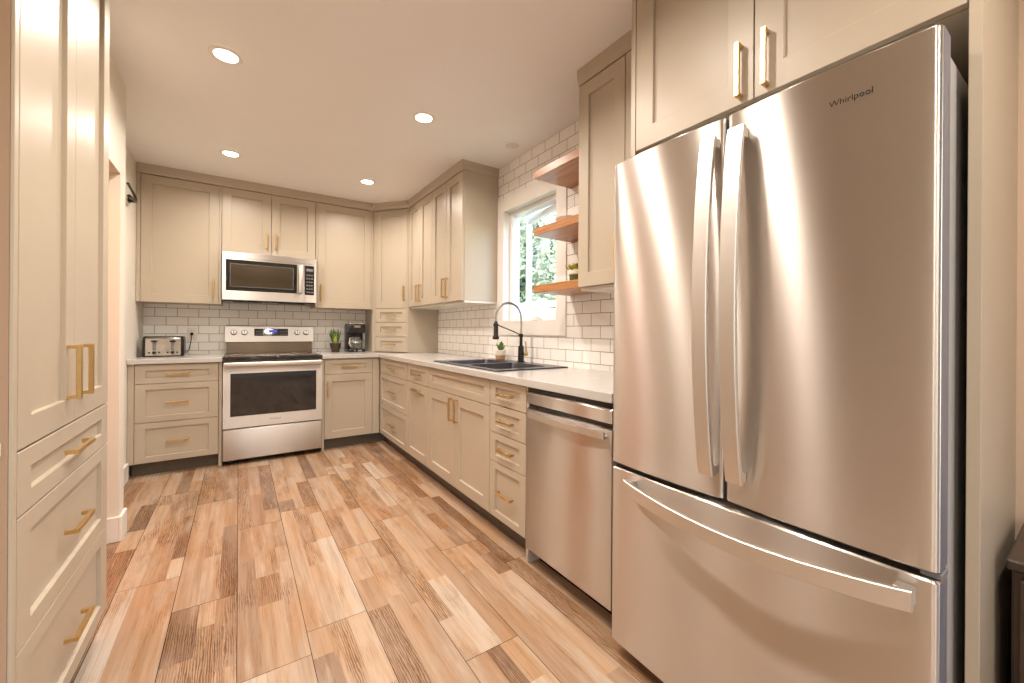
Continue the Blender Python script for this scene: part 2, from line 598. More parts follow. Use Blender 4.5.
# sash hinged on the near side, swung out
ang = R(9)
hy, hx = fy0 + .05, XW + .095
SF = Fr((hx, hy, 0), (math.sin(ang), math.cos(ang), 0), (-math.cos(ang), math.sin(ang), 0))
sw = fy1 - .035 - hy - .004
b = MB(SF)
s0, s1 = fz0 + .043, fz1 - .038
for u0, u1, v0, v1 in ((0, .045, s0, s1), (sw - .045, sw, s0, s1), (.045, sw - .045, s0, s0 + .045), (.045, sw - .045, s1 - .045, s1)):
    b.box(u0, u1, v0, v1, -.035, 0, .003)
sash = b.build('sash', M['vinyl'], wroot, 0)
b = MB(SF); b.box(.044, sw - .044, s0 + .044, s1 - .044, -.021, -.016)
b.build('pane', M['glass'], sash, 0)
b = MB(); b.box(XW + .035, XW + .055, 2.36, 2.46, fz0 + .001, fz0 + .022, .004); b.tube([(XW + .04, 2.40, fz0 + .02), (XW + .01, 2.38, fz0 + .028), (XW + .005, 2.33, fz0 + .022)], .005, 8)
b.build('crank_handle', M['cream'], wroot)

# windows out of view; the rear-wall one is added to give daylight fill
for i, (x0, x1, y0, y1) in enumerate(((XW + .05, XW + .09, -2.75, -.95), (-2.3, -.5, -3.27, -3.23))):
    b = MB()
    z0, z1 = (.06, 2.12) if i == 0 else (.1, 2.2)
    for k in range(3 if i == 0 else 4):
        if i == 0:
            q = y0 + (y1 - y0 - .06) * k / 2
            b.box(x0, x1, q, q + .06, z0, z1)
        else:
            q = x0 + (x1 - x0 - .06) * k / 3
            b.box(q, q + .06, y0, y1, z0, z1)
    b.box(x0, x1, y0, y1, z0, z0 + .06); b.box(x0, x1, y0, y1, z1 - .06, z1)
    struct(b.build('window_%d' % (i + 2), M['vinyl'], smooth=0))

# ------------------------------------------------------------------ cabinets
def carcass(name, fr, u0, u1, v0, v1, depth, parent, top=True, mats=None, under=False, w=-.0225):
    b = MB(fr)
    t = .018
    b.box(u0, u0 + t, v0, v1, -depth, w)
    b.box(u1 - t, u1, v0, v1, -depth, w)
    b.box(u0 + t, u1 - t, v0, v0 + t, -depth, w)
    b.box(u0 + t, u1 - t, v0 + t, v1, -depth, -depth + .008)
    if top: b.box(u0 + t, u1 - t, v1 - t, v1, -depth + .008, w)
    else: b.box(u0 + t, u1 - t, v1 - .09, v1, w - .018, w)
    o = b.build(name, mats or M['paint'], parent, 0)
    return o

def door(fr, parent, u0, u1, v0, v1, hu=None, hv=None, L=.155, vert=True, rail=.068, hname='handle'):
    b = MB(fr); b.shaker(u0, u1, v0, v1, rail)
    d = b.build('door', M['paint'], parent, 0)
    if hu is not None:
        h = MB(fr); h.pull(hu, hv, L, vert)
        h.build('handle', M['brass'], d, 0)
    return d
def drawer(fr, parent, u0, u1, v0, v1, L=.14, hdl=True, rail=.062, railv=.045, hv=None):
    b = MB(fr); b.shaker(u0, u1, v0, v1, rail, railv)
    d = b.build('drawer', M['paint'], parent, 0)
    if hdl:
        h = MB(fr); h.pull((u0 + u1) / 2, hv if hv else (v0 + v1) / 2, L, False)
        h.build('handle', M['brass'], d, 0)
    return d
def slab(fr, parent, name, u0, u1, v0, v1, w0, w1, m='paint', bev=.001):
    b = MB(fr); b.box(u0, u1, v0, v1, w0, w1, bev)
    return b.build(name, M[m], parent, 0)
DEPTH = .608
BT = .8745
# left three-drawer base
t = thing('base_cabinet', (-.4, YB + .3, 0), 'greige three-drawer base cabinet below the toaster, left of the oven range', 'cabinet', 'base cabinets')
carcass('body', BACK, -.66, -.138, .108, BT, DEPTH - .002, t)
for v0, v1 in ((.722, .868), (.422, .718), (.110, .418)):
    drawer(BACK, t, -.658, -.140, v0, v1)
slab(BACK, t, 'filler_panel', XL + .002, -.661, .108, BT, -.03, -.001)
slab(BACK, t, 'end_panel', -.136, -.114, .001, BT, -DEPTH, -.001)
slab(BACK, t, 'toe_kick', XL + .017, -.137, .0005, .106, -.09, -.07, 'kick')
# right of the range
t = thing('base_cabinet', (.9, YB + .3, 0), 'greige base cabinet with one drawer over one door, right of the range', 'cabinet', 'base cabinets')
slab(BACK, t, 'end_panel', .653, .673, .001, BT, -DEPTH, -.001)
carcass('body', BACK, .674, 1.118, .108, BT, DEPTH - .002, t)
drawer(BACK, t, .676, 1.116, .727, .868)
door(BACK, t, .676, 1.116, .110, .722, .703, .585, .15)
slab(BACK, t, 'filler_panel', 1.119, XR - .001, .108, BT, -.03, -.001)
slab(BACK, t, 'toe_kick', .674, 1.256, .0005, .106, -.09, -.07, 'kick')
# right run
t = thing('base_cabinet', (XR + .3, 3.75, 0), 'greige three-drawer base cabinet in the far inner corner of the right run', 'cabinet', 'base cabinets')
carcass('body', RIGHT, 3.358, 4.15, .108, BT, DEPTH - .002, t)
for v0, v1 in ((.722, .868), (.420, .718), (.110, .416)):
    drawer(RIGHT, t, 3.36, 4.148, v0, v1, .15)
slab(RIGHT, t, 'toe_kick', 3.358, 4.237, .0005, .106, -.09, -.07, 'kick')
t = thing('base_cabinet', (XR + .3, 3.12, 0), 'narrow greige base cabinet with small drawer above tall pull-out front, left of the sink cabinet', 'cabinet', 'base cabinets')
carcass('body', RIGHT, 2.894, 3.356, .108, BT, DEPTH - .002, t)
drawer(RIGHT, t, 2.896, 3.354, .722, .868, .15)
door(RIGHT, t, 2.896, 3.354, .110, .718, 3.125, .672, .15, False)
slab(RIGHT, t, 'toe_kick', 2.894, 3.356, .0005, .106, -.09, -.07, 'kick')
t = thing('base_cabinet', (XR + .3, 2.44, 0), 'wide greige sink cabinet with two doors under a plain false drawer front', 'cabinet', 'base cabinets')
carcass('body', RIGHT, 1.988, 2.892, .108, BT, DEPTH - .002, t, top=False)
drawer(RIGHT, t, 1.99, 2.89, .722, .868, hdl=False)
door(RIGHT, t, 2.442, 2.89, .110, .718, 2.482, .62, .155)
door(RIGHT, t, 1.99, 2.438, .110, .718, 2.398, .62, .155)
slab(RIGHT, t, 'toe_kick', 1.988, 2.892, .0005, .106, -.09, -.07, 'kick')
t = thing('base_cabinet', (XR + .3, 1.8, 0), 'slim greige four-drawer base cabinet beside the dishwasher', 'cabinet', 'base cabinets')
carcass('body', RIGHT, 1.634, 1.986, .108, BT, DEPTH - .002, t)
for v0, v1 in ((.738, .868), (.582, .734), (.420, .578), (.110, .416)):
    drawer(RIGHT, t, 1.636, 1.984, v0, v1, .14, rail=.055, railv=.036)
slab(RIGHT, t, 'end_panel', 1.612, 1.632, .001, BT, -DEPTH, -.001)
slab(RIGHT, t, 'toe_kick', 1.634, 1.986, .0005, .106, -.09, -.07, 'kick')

# pantry
t = thing('pantry_cabinet', (XP - .3, 1.72, 0), 'tall greige pantry at the left with two doors over three drawers', 'cabinet')
carcass('body', PANT, 1.352, 2.093, .108, CZ - .08, .56, t)
door(PANT, t, 1.354, 1.7205, .874, 2.42, 1.662, 1.022, .155)
door(PANT, t, 1.7245, 2.091, .874, 2.42, 1.776, 1.022, .155)
for v0, v1 in ((.724, .869), (.421, .720), (.110, .417)):
    drawer(PANT, t, 1.354, 2.091, v0, v1, .16, rail=.07, railv=.045)
slab(PANT, t, 'toe_kick', 1.352, 2.093, .0005, .106, -.09, -.07, 'kick')
slab(PANT, t, 'end_panel', 2.0935, 2.104, .108, CZ - .08, -.545, -.0225)
slab(PANT, t, 'filler_strip', 1.331, 1.3505, .0005, CZ - .001, -.0073, -.0005)
slab(PANT, t, 'top_filler', 1.352, 2.093, 2.424, CZ - .001, -.03, -.002)

# uppers
UD = .330
t = thing('wall_cabinet', (-.4, YU + .16, 1.37), 'greige wall cabinet with one wide door above the toaster', 'cabinet', 'wall cabinets')
carcass('body', UBACK, -.672, -.150, 1.372, 2.424, UD - .003, t)
door(UBACK, t, -.670, -.152, 1.372, 2.42, -.188, 1.515, .155)
slab(UBACK, t, 'filler_panel', XL + .002, -.6725, 1.372, 2.424, -.05, -.001)
slab(UBACK, t, 'end_panel', -.1495, -.1325, 1.372, 2.424, -UD + .003, -.001)
t = thing('wall_cabinet', (.25, YU + .16, 1.84), 'short greige two-door wall cabinet directly over the microwave', 'cabinet', 'wall cabinets')
carcass('body', UBACK, -.131, .630, 1.843, 2.424, UD - .003, t)
door(UBACK, t, -.129, .248, 1.845, 2.42, .212, 1.975, .14)
door(UBACK, t, .252, .628, 1.845, 2.42, .288, 1.975, .14)
t = thing('wall_cabinet', (.9, YU + .16, 1.37), 'greige wall cabinet with one door above the coffee maker', 'cabinet', 'wall cabinets')
slab(UBACK, t, 'end_panel', .6325, .650, 1.372, 2.424, -UD + .003, -.001)
carcass('body', UBACK, .6505, 1.172, 1.372, 2.424, UD - .003, t)
door(UBACK, t, .652, 1.170, 1.372, 2.42, .684, 1.525, .165)
slab(UBACK, t, 'filler_panel', 1.1725, 1.1935, 1.372, 2.424, -.05, -.003)
# diagonal corner tower standing on the counter
A = Vector((1.1945, YU - .002, 0)); Bp = Vector((XU - .001, 4.108, 0))
dv = (Bp - A); DL = dv.length; dv.normalize()
DIAG = Fr(A, dv, (dv.y, -dv.x, 0))
CT = .9145
t = thing('corner_cabinet', (1.55, 4.5, CT), 'diagonal greige corner cabinet standing on the counter with a tall door over three small drawers', 'cabinet')
b = MB()
ins = Vector((-DIAG.W.x, -DIAG.W.y, 0)) * .0225
pa, pb = A + ins, Bp + ins
poly = [(1.1945, pa.y + .022), (1.1945, YW - .006), (XW - .001, YW - .006), (XW - .001, 4.127), (pb.x + .018, 4.127)]
b.prism(poly, CT + .001, 2.424)
b.build('body', M['paint'], t, 0)
b = MB(); b.box(XU - .0025, XW - .001, 4.1075, 4.1265, CT + .001, 2.424); b.build('side_panel', M['paint'], t, 0)
slab(DIAG, t, 'side_stile', 0, .028, CT + .001, 2.424, -.021, -.0005)
slab(DIAG, t, 'side_stile', DL - .016, DL - .002, CT + .001, 2.424, -.021, -.0005)
d0, d1 = .030, DL - .018
door(DIAG, t, d0, d1, 1.382, 2.42, d1 - .035, 1.535, .155)
for v0, v1 in ((1.232, 1.378), (1.080, 1.228), (.922, 1.076)):
    drawer(DIAG, t, d0, d1, v0, v1, .115, rail=.06, railv=.04)
# right run uppers
RD = XW - XU
ys = (4.105, 3.80, 3.495, 3.19, 2.889)
for (ya, ym, yb, lab) in ((4.105, 3.80, 3.495, 'greige two-door wall cabinet next to the diagonal corner cabinet'),
                          (3.495, 3.19, 2.888, 'greige two-door wall cabinet whose side panel meets the window casing')):
    t = thing('wall_cabinet', (XU + .16, ym, 1.375), lab, 'cabinet', 'wall cabinets')
    carcass('body', URIGHT, yb + (.019 if yb < 3 else .0005), ya - .0005, 1.392, 2.424, RD - .001, t)
    door(URIGHT, t, ym + .002, ya - .002, 1.392, 2.42, ym + .036, 1.515, .165)
    door(URIGHT, t, yb + .002, ym - .002, 1.392, 2.42, ym - .036, 1.515, .165)
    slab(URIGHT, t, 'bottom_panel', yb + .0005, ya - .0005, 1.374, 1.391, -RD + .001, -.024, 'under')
    if yb < 3: slab(URIGHT, t, 'end_panel', yb - .001, yb + .0185, 1.392, 2.424, -RD + .001, -.0215)
# near upper beside shelves
t = thing('wall_cabinet', (XU + .16, 1.35, 1.37), 'single-door greige wall cabinet between the wood shelves and the refrigerator', 'cabinet', 'wall cabinets')
carcass('body', URIGHT, 1.255, 1.562, 1.378, 2.424, RD - .001, t)
door(URIGHT, t, 1.257, 1.560, 1.378, 2.42, 1.291, 1.525, .165)
slab(URIGHT, t, 'filler_panel', 1.053, 1.254, 1.378, 2.424, -.045, -.001)
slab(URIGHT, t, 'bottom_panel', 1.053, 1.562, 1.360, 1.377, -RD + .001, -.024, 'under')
# over the fridge
XO = 1.26
OV = Fr((XO, 0, 0), (0, 1, 0), (-1, 0, 0))
t = thing('wall_cabinet', (1.5, .6, 1.84), 'deep greige two-door cabinet above the refrigerator', 'cabinet', 'wall cabinets')
carcass('body', OV, .173, 1.027, 1.838, CZ - .002, XW - XO - .001, t)
door(OV, t, .599, 1.027, 1.840, CZ - .005, .634, 1.936, .162, rail=.075)
door(OV, t, .173, .595, 1.840, CZ - .005, .560, 1.936, .162, rail=.075)
o = MB(OV).box(1.030, 1.051, .001, CZ - .002, -(XW - XO - .001), 0, .001).build('side_panel', M['paint'], None, 0)
tag(o, 'tall greige side panel between refrigerator and dishwasher', 'panel')
o = MB(OV).box(.150, .1705, .001, CZ - .002, -(XW - XO - .001), 0, .001).build('side_panel', M['paint'], None, 0)
tag(o, 'tall greige end panel on the near right side of the refrigerator', 'panel')

# crown moulding
def crown(path, label, close_start=None):
    prof = [(-.018, 2.4255), (.002, 2.4255), (.002, 2.440), (.006, 2.447), (.010, 2.462), (.014, 2.503), (-.018, 2.503)]
    pts = [Vector((x, y, 0)) for x, y in path]
    rr = []
    for i, p in enumerate(pts):
        def nrm(a, c):
            d = (c - a).normalized(); return Vector((d.y, -d.x, 0))
        if i == 0: m = nrm(pts[0], pts[1])
        elif i == len(pts) - 1: m = nrm(pts[-2], pts[-1])
        else:
            n1, n2 = nrm(pts[i - 1], p), nrm(p, pts[i + 1])
            m = (n1 + n2) / (1 + n1.dot(n2))
        rr.append([(p.x + m.x * o, p.y + m.y * o, z) for o, z in prof])
    b = MB(); b.rings(rr)
    return tag(b.build('crown_moulding', M['paint'], None, 20), label, 'moulding')
crown([(XL + .002, YU), (1.194, YU), (XU, 4.11), (XU, 2.887), (XW - .001, 2.887)], 'long greige crown moulding over the back and right wall cabinets')
crown([(XU, 1.563), (XU, 1.053)], 'short greige crown moulding over the cabinet beside the refrigerator')

# ------------------------------------------------------------------ countertops
def slab_cells(xs, ys, mask, z0, z1, name, label):
    bm = bmesh.new()
    vs = {}
    def V(i, j, k):
        key = (i, j, k)
        if key not in vs: vs[key] = bm.verts.new((xs[i], ys[j], (z0, z1)[k]))
        return vs[key]
    nx, ny = len(xs) - 1, len(ys) - 1
    on = lambda i, j: 0 <= i < nx and 0 <= j < ny and mask(i, j)
    for i in range(nx):
        for j in range(ny):
            if not on(i, j): continue
            for k in (0, 1):
                bm.faces.new([V(i, j, k), V(i + 1, j, k), V(i + 1, j + 1, k), V(i, j + 1, k)])
            for di, dj, e in ((-1, 0, ((i, j), (i, j + 1))), (1, 0, ((i + 1, j), (i + 1, j + 1))), (0, -1, ((i, j), (i + 1, j))), (0, 1, ((i, j + 1), (i + 1, j + 1)))):
                if not on(i + di, j + dj):
                    (a, c), (d, f) = e
                    bm.faces.new([V(a, c, 0), V(d, f, 0), V(d, f, 1), V(a, c, 1)])
    bmesh.ops.recalc_face_normals(bm, faces=list(bm.faces))
    b = MB(); b.bm.free(); b.bm = bm
    o = b.build(name, M['counter'], None, 0)
    md = o.modifiers.new('edge', 'BEVEL'); md.width = .003; md.segments = 2; md.limit_method = 'ANGLE'
    return tag(o, label, 'countertop')
OH = .025
slab_cells([XL + .001, -.112], [YB - OH, YW - .006], lambda i, j: True, .8755, .9135, 'countertop', 'short white quartz countertop left of the range, under the toaster')
SX0, SX1, SY0, SY1 = 1.245, 1.735, 2.015, 2.815
slab_cells([.651, XR - OH, SX0, SX1, XW - .001], [1.0525, SY0, SY1, YB - OH, YW - .006],
           lambda i, j: (j == 3) or (i >= 1 and not (i == 2 and j == 1)), .8755, .9135, 'countertop', 'long L-shaped white quartz countertop around the sink')

# ------------------------------------------------------------------ sink
t = thing('kitchen_sink', (1.49, 2.415, .914), 'black double-bowl drop-in sink below the window', 'sink')
b = MB()
def bowl(b, x0, x1, y0, y1, zt, zb, r=.05):
    def rr(d, z, n=5):
        out = []
        rad = max(.004, r - d * .3)
        for cx, cy, a0 in ((x1 - d - rad, y1 - d - rad, 0), (x0 + d + rad, y1 - d - rad, 90), (x0 + d + rad, y0 + d + rad, 180), (x1 - d - rad, y0 + d + rad, 270)):
            for k in range(n + 1):
                a = R(a0 + 90 * k / n); out.append((cx + rad * math.cos(a), cy + rad * math.sin(a), z))
        return out
    b.rings([rr(0, zt), rr(.004, zt - .006), rr(.012, zb + .03), rr(.04, zb)], True, False, True)
    return rr(0, zt)
zt = .9215
rim0, rim1 = (1.222, 1.965), (1.758, 2.862)
bw = [bowl(b, 1.262, 1.655, 2.455, 2.80, zt, .73), bowl(b, 1.262, 1.655, 2.03, 2.42, zt, .73)]
# deck as cells around the two bowls
xs = [rim0[0], 1.262, 1.655, rim1[0]]; ysx = [rim0[1], 2.03, 2.42, 2.455, 2.80, rim1[1]]
for i in range(3):
    for j in range(5):
        if i == 1 and j in (1, 3):
            # corner patches between rounded bowl rim and the rectangular cell
            ring = bw[1] if j == 1 else bw[0]
            corners = [(xs[2], ysx[j + 1]), (xs[1], ysx[j + 1]), (xs[1], ysx[j]), (xs[2], ysx[j])]
            for q in range(4):
                c = b.bm.verts.new((*corners[q], zt))
                arc = [b.bm.verts.new(p) for p in ring[q * 6:q * 6 + 6]]
                for k in range(5): b.face([c, arc[k], arc[k + 1]])
            continue
        vs = [b.bm.verts.new((x, y, zt)) for x, y in ((xs[i], ysx[j]), (xs[i + 1], ysx[j]), (xs[i + 1], ysx[j + 1]), (xs[i], ysx[j + 1]))]
        b.face(vs)
e = [(rim0[0], rim0[1]), (rim1[0], rim0[1]), (rim1[0], rim1[1]), (rim0[0], rim1[1])]
e2 = [(rim0[0] - .003, rim0[1] - .003), (rim1[0] + .003, rim0[1] - .003), (rim1[0] + .003, rim1[1] + .003), (rim0[0] - .003, rim1[1] + .003)]
b.rings([[(x, y, zt) for x, y in e], [(x, y, zt - .003) for x, y in e2], [(x, y, .9142) for x, y in e2]], True, False, False)
b.build('basin', M['sink'], t, 40)
for y in (2.63, 2.225):
    b = MB(); b.lathe((1.46, y, .7305), [(.0, .002), (.03, .0025), (.042, .004), (.044, .001)], 20, cap=False); b.build('drain', M['chrome'], t)

# faucet
fx, fy = 1.705, 2.41
t = thing('kitchen_faucet', (fx, fy, .9225), 'black and gunmetal spring-neck faucet standing at the back of the sink', 'faucet')
b = MB(); b.lathe((fx, fy, .9220), [(.030, 0), (.030, .006), (.023, .010), (.021, .112), (.019, .118), (.012, .122), (.0115, .185), (.016, .186), (.016, .203), (.011, .206)], 24)
b.build('body', M['black'], t)
N = 60; pth = []
rad = .108
for k in range(8): pth.append((fx, fy, 1.128 + .112 * k / 8))
for k in range(N + 1):
    a = math.pi * k / N
    pth.append((fx - rad + rad * math.cos(a), fy, 1.240 + rad * math.sin(a)))
pth.append((fx - 2 * rad, fy, 1.215))
b = MB(); b.tube(pth, .0058, 10); hose = b.build('hose', M['spring'], t)
# helix coil round the hose
cp = []
P = [Vector(p) for p in pth]
dd = [0]
for i in range(1, len(P)): dd.append(dd[-1] + (P[i] - P[i - 1]).length)
turns = 62; steps = turns * 9
for k in range(steps + 1):
    s_ = dd[-1] * k / steps
    i = max(0, min(len(P) - 2, next((q for q in range(1, len(dd)) if dd[q] >= s_), len(dd) - 1) - 1))
    f = (s_ - dd[i]) / max(1e-9, dd[i + 1] - dd[i])
    c = P[i].lerp(P[i + 1], min(1, f))
    tg = (P[i + 1] - P[i]).normalized()
    n1 = Vector((0, 1, 0)); n2 = tg.cross(n1)
    a = 2 * math.pi * turns * k / steps
    cp.append(c + (n1 * math.cos(a) + n2 * math.sin(a)) * .0080)
b = MB(); b.tube(cp, .0017, 5); b.build('spring', M['spring'], t)
hx_ = fx - 2 * rad
b = MB(); b.lathe((hx_, fy, 1.088), [(.013, 0), (.022, .002), (.024, .010), (.022, .020), (.017, .030), (.0165, .10), (.013, .118), (.0095, .128)], 20); b.build('spray_head', M['black'], t)
b = MB(); b.tube([(fx, fy, 1.118), (fx - .06, fy, 1.142), (hx_ + .014, fy, 1.190)], .0045, 8); b.lathe((hx_, fy, 1.182), [(.0185, 0), (.0195, .003), (.0195, .013), (.0185, .016)], 18); b.build('support_arm', M['black'], t)
b = MB(); b.tube([(fx, fy - .0225, .985), (fx, fy - .05, .985)], .010, 12)
b.build('lever_stub', M['black'], t)
b = MB(); b.lathe((fx, fy - .0505, .985), [(.004, .0), (.014, -.002), (.016, -.012), (.013, -.022), (.004, -.025)], 16, 'Y'); b.tube([(fx, fy - .062, .998), (fx - .004, fy - .066, 1.045), (fx - .008, fy - .067, 1.075)], [.006, .005, .0035], 10)
b.build('lever', M['brass'], t)

# small potted succulent behind sink
t = thing('potted_succulent', (1.715, 2.715, .9222), 'tiny succulent in a cream and clay pot on the back rim of the sink', 'plant')
c = (1.715, 2.705, .9222)
b = MB(); b.lathe(c, [(.030, 0), (.036, .004), (.042, .034), (.0425, .036)], 20); b.build('clay_base', M['terracotta'], t)
b = MB(); b.lathe(c, [(.0426, .0365), (.045, .072), (.043, .076), (.039, .076), (.038, .066), (.0, .066)], 20, cap=False); b.build('pot', M['cream'], t)
def leaf(b, c, ang, tilt, L, wd, th, n=6):
    rr = []
    d = Vector((math.cos(ang), math.sin(ang), 0))
    sd = Vector((-d.y, d.x, 0))
    for k in range(n + 1):
        f = k / n
        tl = tilt * (1 - .3 * f)
        p = Vector(c) + d * (L * f * math.sin(tl)) + Vector((0, 0, L * f * math.cos(tl)))
        w = wd * (math.sin(math.pi * min(1, .18 + .82 * f)) ** .7) + .0008
        h = th * (1 - f * .8)
        nn = (d * math.cos(tl) - Vector((0, 0, 1)) * math.sin(tl))
        rr.append([p + sd * w, p + nn * h, p - sd * w, p - nn * h])
    b.rings(rr)
rnd = random.Random(3)
b = MB()
for k in range(16):
    leaf(b, (c[0], c[1], c[2] + .066), k * 2.4, .25 + .75 * rnd.random(), .05 + .03 * rnd.random(), .010, .005)
for k in range(9):
    leaf(b, (c[0] - .008, c[1] - .02, c[2] + .085 + .004 * k), k * 2.4, .5, .032, .009, .004)
b.tube([(c[0], c[1], c[2] + .062), (c[0] - .008, c[1] - .02, c[2] + .10)], .005, 6)
b.build('foliage', M['leaf'], t)

# ------------------------------------------------------------------ range
RF = Fr((0, 4.125, 0), (1, 0, 0), (0, -1, 0))
r0, r1 = -.108, .648
t = thing('kitchen_range', (.27, 4.45, 0), 'stainless steel electric range with black glass cooktop between the back base cabinets', 'range')
b = MB(RF); b.box(r0 + .002, r1 - .002, .035, .885, -.62, -.045); b.mi = 1
for u in (r0 + .04, r1 - .07):
    for w in (-.58, -.11): b.box(u, u + .03, .0005, .035, w, w + .03)
b.build('body', [M['greyplast'], M['black']], t, 0)
b = MB(RF); b.box(r0, r1, .045, .305, -.044, -.004, .006, 3); b.build('storage_drawer', M['steel_back'], t)
b = MB(RF)   # oven door frame around the glass
dz0, dz1 = .315, .838; wu0, wu1, wz0, wz1 = -.057, .598, .412, .775
for q in ((r0, wu0, dz0, dz1), (wu1, r1, dz0, dz1), (wu0, wu1, dz0, wz0), (wu0, wu1, wz1, dz1)):
    b.box(q[0], q[1], q[2], q[3], -.044, -.002)
od = b.build('oven_door', M['steel_back'], t, 0)
b = MB(RF); b.box(wu0 + .0005, wu1 - .0005, wz0 + .0005, wz1 - .0005, -.030, -.004, .002); b.build('window', M['glassblack'], od, 0)
b = MB(RF)
b.box(r0 + .004, r1 - .004, .836, .872, .030, .052, .008, 3)
for u in (r0 + .03, r1 - .055): b.box(u, u + .025, .842, .866, -.0015, .031, .002)
b.build('handle', M['handle_steel'], od)
def text_obj(txt, size, fr, u, v, w, name, mat, parent, ext=.0006, flip=False):
    cu = bpy.data.curves.new(name, 'FONT'); cu.body = txt; cu.size = size; cu.extrude = ext; cu.align_x = 'CENTER'; cu.resolution_u = 3
    tmp = bpy.data.objects.new('tmp', cu); COL.objects.link(tmp)
    bpy.context.view_layer.update()
    me = bpy.data.meshes.new_from_object(tmp.evaluated_get(bpy.context.evaluated_depsgraph_get()))
    bpy.data.objects.remove(tmp); bpy.data.curves.remove(cu)
    off = Vector((0, 0, 0)); p = parent
    while p is not None: off += p.location; p = p.parent
    sx = -1 if flip else 1
    for q in me.vertices:
        q.co = fr((u + sx * q.co.x, v + q.co.y, w + q.co.z)) - off
    me.name = name; me.materials.append(mat)
    if flip: me.flip_normals()
    o = bpy.data.objects.new(name, me); COL.objects.link(o); o.parent = parent
    return o
text_obj('Whirlpool', .020, RF, .27, .362, -.0012, 'logo', M['greyplast'], od)
# cooktop
b = MB(RF); b.box(r0 - .0, r1 + .0, .886, .9165, -.565, .018, .004, 2); b.build('cooktop', M['cooktop'], t)
b = MB()
for (x, y, rr_) in ((.08, 4.27, .105), (.46, 4.27, .085), (.08, 4.52, .075), (.46, 4.52, .10), (.27, 4.56, .05)):
    b.rings([[(x + q * math.cos(2 * math.pi * k / 40), y + q * math.sin(2 * math.pi * k / 40), .9169) for k in range(40)] for q in (rr_, rr_ - .003)], True, False, False)
b.build('burner_ring', M['greyplast'], t)
# backguard: recessed dark lower band, slanted steel console above
b = MB(RF)
b.rings([[(u, .9175, -.565), (u, .9175, -.635), (u, 1.03, -.635), (u, 1.03, -.578)] for u in (r0 + .012, r1 - .012)])
b.build('backguard', M['bronze'], t, 0)
b = MB(RF)
b.rings([[(u, 1.028, -.548), (u, 1.178, -.575), (u, 1.186, -.585), (u, 1.186, -.640), (u, 1.028, -.640)] for u in (r0, r1)])
con = b.build('console', M['steel_back'], t, 0)
CW = Fr((0, 4.125 + .548, 1.028), (1, 0, 0), (0, -1, 0))
slope = (.575 - .548) / .15
class Con:
    def __call__(s, p):  # u, height above console bottom, out
        return Vector((p[0], 4.125 + .548 + slope * p[1] - p[2], 1.028 + p[1] + p[2] * slope))
b = MB(Con()); b.box(.125, .415, .058, .128, .0005, .003, .0005); dsp = b.build('display_panel', M['glassblack'], con, 0)
b = MB(Con()); b.box(.245, .318, .090, .116, .0032, .004); b.build('clock_display', M['display'], con, 0)
b = MB(Con())
for i in range(4):
    for j in range(2):
        for u in (.138, .345):
            b = MB(Con()); b.box(u + i * .017, u + i * .017 + .010, .070 + j * .025, .078 + j * .025, .0032, .0038); b.build('button', M['greyplast'], con, 0)

for u in (-.04, .045, .497, .577):
    b = MB()
    c0 = Con()((u, .09, .0006)); c1 = Con()((u, .09, .008)); c2 = Con()((u, .09, .026))
    b.tube([c0, c1], [.026, .026], 20); b.mi = 1; b.tube([c1, c2], [.021, .018], 20)
    b.build('knob', [M['greyplast'], M['handle_steel']], con)
    b = MB(Con()); b.box(u - .003, u + .003, .075, .108, .026, .029, .0008); b.build('pointer', M['greyplast'], con, 0)

# ------------------------------------------------------------------ microwave
MF = Fr((0, 4.372, 0), (1, 0, 0), (0, -1, 0))
m0, m1 = -.125, .627
t = thing('microwave_oven', (.25, 4.58, 1.40), 'stainless over-the-range microwave mounted under the short wall cabinet', 'microwave')
b = MB(MF); b.box(m0 + .003, m1 - .003, 1.412, 1.840, -.395, -.027); b.build('body', M['greyplast'], t, 0)
b = MB(MF); b.box(m0 + .01, m1 - .01, 1.398, 1.4115, -.38, -.02, .002); 
for k in range(2): b.box(m0 + .08 + k * .36, m0 + .30 + k * .36, 1.394, 1.398, -.30, -.08)
b.build('bottom_grille', M['black'], t, 0)
b = MB(MF)
gx0, gx1, gz0, gz1 = -.098, .460, 1.494, 1.770
dx1 = .520
for q in ((m0, gx0, 1.412, 1.785), (gx1, dx1, 1.412, 1.785), (gx0, gx1, 1.412, gz0), (gx0, gx1, gz1, 1.785)):
    b.box(q[0], q[1], q[2], q[3], -.026, -.001)
md = b.build('door', M['steel_back'], t, 0)
b = MB(MF); b.box(gx0 + .0005, gx1 - .0005, gz0 + .0005, gz1 - .0005, -.02, -.002, .001); wnd = b.build('window', M['glassblack'], md, 0)
b = MB(MF); b.box(gx0 + .033, gx1 - .033, gz0 + .038, gz1 - .038, -.0018, -.0012); b.build('window_screen', M['smoked'], wnd, 0)
b = MB(MF)
for q in ((gx0 + .03, gx1 - .03, gz0 + .035, gz0 + .038), (gx0 + .03, gx1 - .03, gz1 - .038, gz1 - .035)): b.box(q[0], q[1], q[2], q[3], -.002, -.0014)
for q in (gx0 + .03, gx1 - .033): b.box(q, q + .003, gz0 + .038, gz1 - .038, -.002, -.0014)
b.build('window_screen_line', M['greyplast'], wnd, 0)
b = MB(MF); b.box(.470, .506, 1.500, 1.765, .022, .040, .006, 3)
for v in (1.512, 1.735): b.box(.476, .500, v, v + .018, -.0005, .024, .002)
b.build('handle', M['handle_steel'], md)
b = MB(MF); b.box(m0, m1, 1.7865, 1.838, -.026, -.001, .002); b.build('top_panel', M['steel_back'], t, 0)
b = MB(MF); b.box(.522, m1, 1.412, 1.785, -.026, -.002, .001); cpn = b.build('control_panel', M['steel_back'], t, 0)
